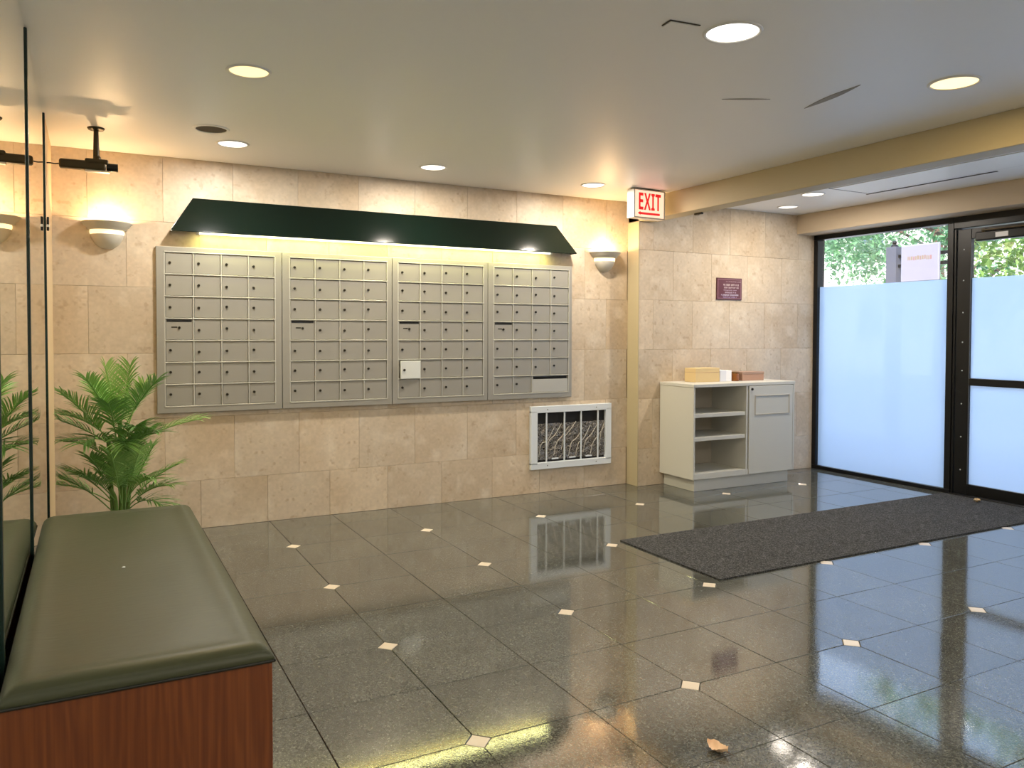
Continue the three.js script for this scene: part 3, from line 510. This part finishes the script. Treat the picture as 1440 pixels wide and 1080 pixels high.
  frond([0.02, 0.66, 0.04], [0.4, 0.75, 0.4], 0.38, 0.16, 0.14, C); frond([-0.03, 0.62, 0.03], [-0.5, 0.6, 0.2], 0.4, 0.14, 0.14, C); frond([0.03, 0.62, 0.03], [0.3, 0.85, 0.45], 0.36, 0.1, 0.13, A);
  // lower tier
  frond([-0.05, 0.42, 0.03], [-0.55, 0.8, 0.25], 0.4, 0.12, 0.13, A, 0.3); frond([-0.04, 0.44, 0.02], [-0.3, 0.85, 0.3], 0.36, 0.08, 0.13, C); frond([0.03, 0.42, 0.04], [0.15, 0.9, 0.4], 0.42, 0.08, 0.13, B); frond([0.04, 0.38, 0.04], [0.55, 0.7, 0.45], 0.38, 0.14, 0.12, A);
  frond([-0.05, 0.36, 0.02], [-0.6, 0.75, 0.1], 0.4, 0.1, 0.14, C, 0.35); frond([-0.05, 0.4, 0.0], [-0.75, 0.62, -0.05], 0.38, 0.12, 0.13, A, 0.35); frond([-0.03, 0.42, 0.05], [-0.4, 0.7, 0.4], 0.38, 0.12, 0.14, C);
  frond([0.03, 0.4, 0.03], [0.3, 0.85, 0.2], 0.42, 0.06, 0.13, A); frond([0.04, 0.4, 0.02], [0.62, 0.75, 0.25], 0.42, 0.1, 0.12, B); frond([0.02, 0.38, 0.05], [0.05, 0.95, 0.3], 0.46, 0.06, 0.14, C);
  frond([0.03, 0.42, 0.05], [0.35, 0.75, 0.5], 0.38, 0.16, 0.14, A); frond([0, 0.4, 0.05], [-0.12, 0.9, 0.35], 0.42, 0.08, 0.14, A); frond([0.04, 0.36, 0.04], [0.45, 0.55, 0.4], 0.34, 0.22, 0.13, C);
}
// ------------------------------------------------------------------ outside
single('pavement', box(XW + 0.3, 60, -0.3, -0.02, -40, 45), std({ color: srgb(178, 178, 178), roughness: 0.9 }), 'pale street paving outside the frosted windows', 'pavement').userData.kind = 'structure';
{
  const t = thing('sign_post', 'white notice board on dark rails between posts outside the window', 'sign', [7, 0, 0]);
  const post = mesh('post', rbox(-0.06, 0.06, -0.02, 2.36, -0.2, -0.07, 0.006), std({ color: srgb(78, 80, 92), roughness: 0.7 }), t);
  mesh('finial', merge([cyl(0.03, 0.05, 0.03, 12, 0, 2.375, -0.135), new THREE.SphereGeometry(0.026, 12, 8).translate(0, 2.41, -0.135)]), M.black, post);
  mesh('post', rbox(-0.06, 0.06, -0.02, 2.36, 0.58, 0.71, 0.006), std({ color: srgb(78, 80, 92), roughness: 0.7 }), t);
  for (const y of [2.25, 2.14]) mesh('rail', rbox(-0.02, 0.01, y - 0.018, y + 0.018, -0.1, 0.62, 0.004), M.black, t);
  const p = canvasTex(256, 220, (c, w, h) => { c.fillStyle = '#8a8694'; c.fillRect(0, 0, w, h); let s = 11; const r = () => (s = (s * 16807) % 2147483647) / 2147483647; for (let x = 40; x < 216;) { const q = 8 + r() * 10; c.fillStyle = ['#8a6664', '#84725e', '#846a5e'][Math.floor(r() * 3)]; c.fillRect(x, 62 + r() * 6, q, 26); x += q + 4; } });
  mesh('board', rbox(-0.06, -0.03, 1.95, 2.36, -0.01, 0.45, 0.012, 2), std({ color: srgb(142, 140, 152), roughness: 0.5 }), t);
  const g = new THREE.PlaneGeometry(0.42, 0.37); g.rotateY(-Math.PI / 2); g.translate(-0.0605, 2.155, 0.22); mesh('board_print', g, std({ map: p, roughness: 0.5 }), t);
}
const leafGeo = (() => { const g = new THREE.BufferGeometry(); g.setAttribute('position', new THREE.Float32BufferAttribute([0, 0, 0, 0.05, 0.012, 0.035, 0.12, 0, 0, 0, 0, 0, 0.12, 0, 0, 0.05, 0.012, -0.035], 3)); g.computeVertexNormals(); return g; })();
function tree(x, z, h, rad, y0, n, col, label) {
  const t = thing('tree', label, 'tree', [x, 0, z]);
  mesh('trunk', tube([V(0, 0, 0), V(0.05, h * 0.35, 0.04), V(-0.05, h * 0.6, 0), V(0, h * 0.85, 0.02)], 0.11, 12, 8), M.pot, t);
  for (let k = 0; k < 5; k++) { const a = k * 2.4; mesh('branch', tube([V(0, h * (0.35 + 0.08 * k), 0), V(Math.cos(a) * rad * 0.4, h * (0.45 + 0.08 * k), Math.sin(a) * rad * 0.4), V(Math.cos(a) * rad * 0.8, h * (0.5 + 0.09 * k), Math.sin(a) * rad * 0.8)], 0.035, 8, 6), M.pot, t); }
  const im = new THREE.InstancedMesh(leafGeo, phys({ color: col, roughness: 0.5, transmission: 0.45, thickness: 0 }), n); im.name = 'foliage'; im.userData.kind = 'stuff';
  const cl = []; for (let k = 0; k < 46; k++) { const a = rnd() * 6.283, b = Math.acos(rr(-1, 1)), r = Math.cbrt(rr(0.15, 1)); cl.push([Math.cos(a) * Math.sin(b) * r * rad, y0 + (h - y0) * (0.5 + 0.5 * Math.cos(b) * r), Math.sin(a) * Math.sin(b) * r * rad, rr(0.25, 0.55)]); }
  const m = new THREE.Matrix4(), q = new THREE.Quaternion(), e = new THREE.Euler();
  for (let i = 0; i < n; i++) { const c = cl[i % 46], s = rr(0.8, 1.5); e.set(rr(-0.9, 0.9), rr(0, 6.28), rr(-0.9, 0.9)); q.setFromEuler(e); const g3 = () => (rnd() + rnd() + rnd() - 1.5) * 1.15; m.compose(V(c[0] + g3() * c[3], c[1] + g3() * c[3], c[2] + g3() * c[3]), q, V(s, s, s)); im.setMatrixAt(i, m); }
  im.castShadow = im.receiveShadow = true; t.add(im);
}
tree(12.5, -2.8, 5.6, 2.3, 1.1, 6500, srgb(122, 168, 122), 'broad grey-green tree seen above the frosting at the far left of the window');
tree(11.5, -0.1, 5.2, 1.9, 1.0, 5600, srgb(140, 170, 92), 'yellow-green tree behind the white notice board outside');
tree(12.5, 2.9, 5.8, 2.3, 1.2, 6200, srgb(122, 168, 92), 'green tree seen through the clear top of the glass door');
tree(15.5, 6.5, 6.2, 2.6, 1.2, 6500, srgb(126, 168, 94), 'tree further along the street beyond the glass door');
tree(16.5, -6.0, 6.4, 2.7, 1.2, 6500, srgb(116, 158, 116), 'tree furthest to the left outside, behind the grey-green one');
{
  const t = thing('building', 'pale pinkish building across the street behind the trees', 'building', [24, 0, 0]);
  mesh('wall', box(0, 6, -0.02, 7, -24, 24), std({ color: srgb(240, 228, 222), roughness: 0.9 }), t);
  mesh('cornice', rbox(-0.15, 0.2, 6.8, 7.1, -24.1, 24.1, 0.03), M.white, t);
  for (let k = -6; k <= 6; k++) for (const y of [1.2, 4.2]) { const w = mesh('window', rbox(-0.06, 0.02, y, y + 1.6, k * 3.4 - 0.6, k * 3.4 + 0.6, 0.02), M.white, t); mesh('pane', box(-0.07, -0.055, y + 0.1, y + 1.5, k * 3.4 - 0.5, k * 3.4 + 0.5), std({ color: srgb(90, 104, 120), roughness: 0.1 }), w); }
}
renderer.render(scene, camera);
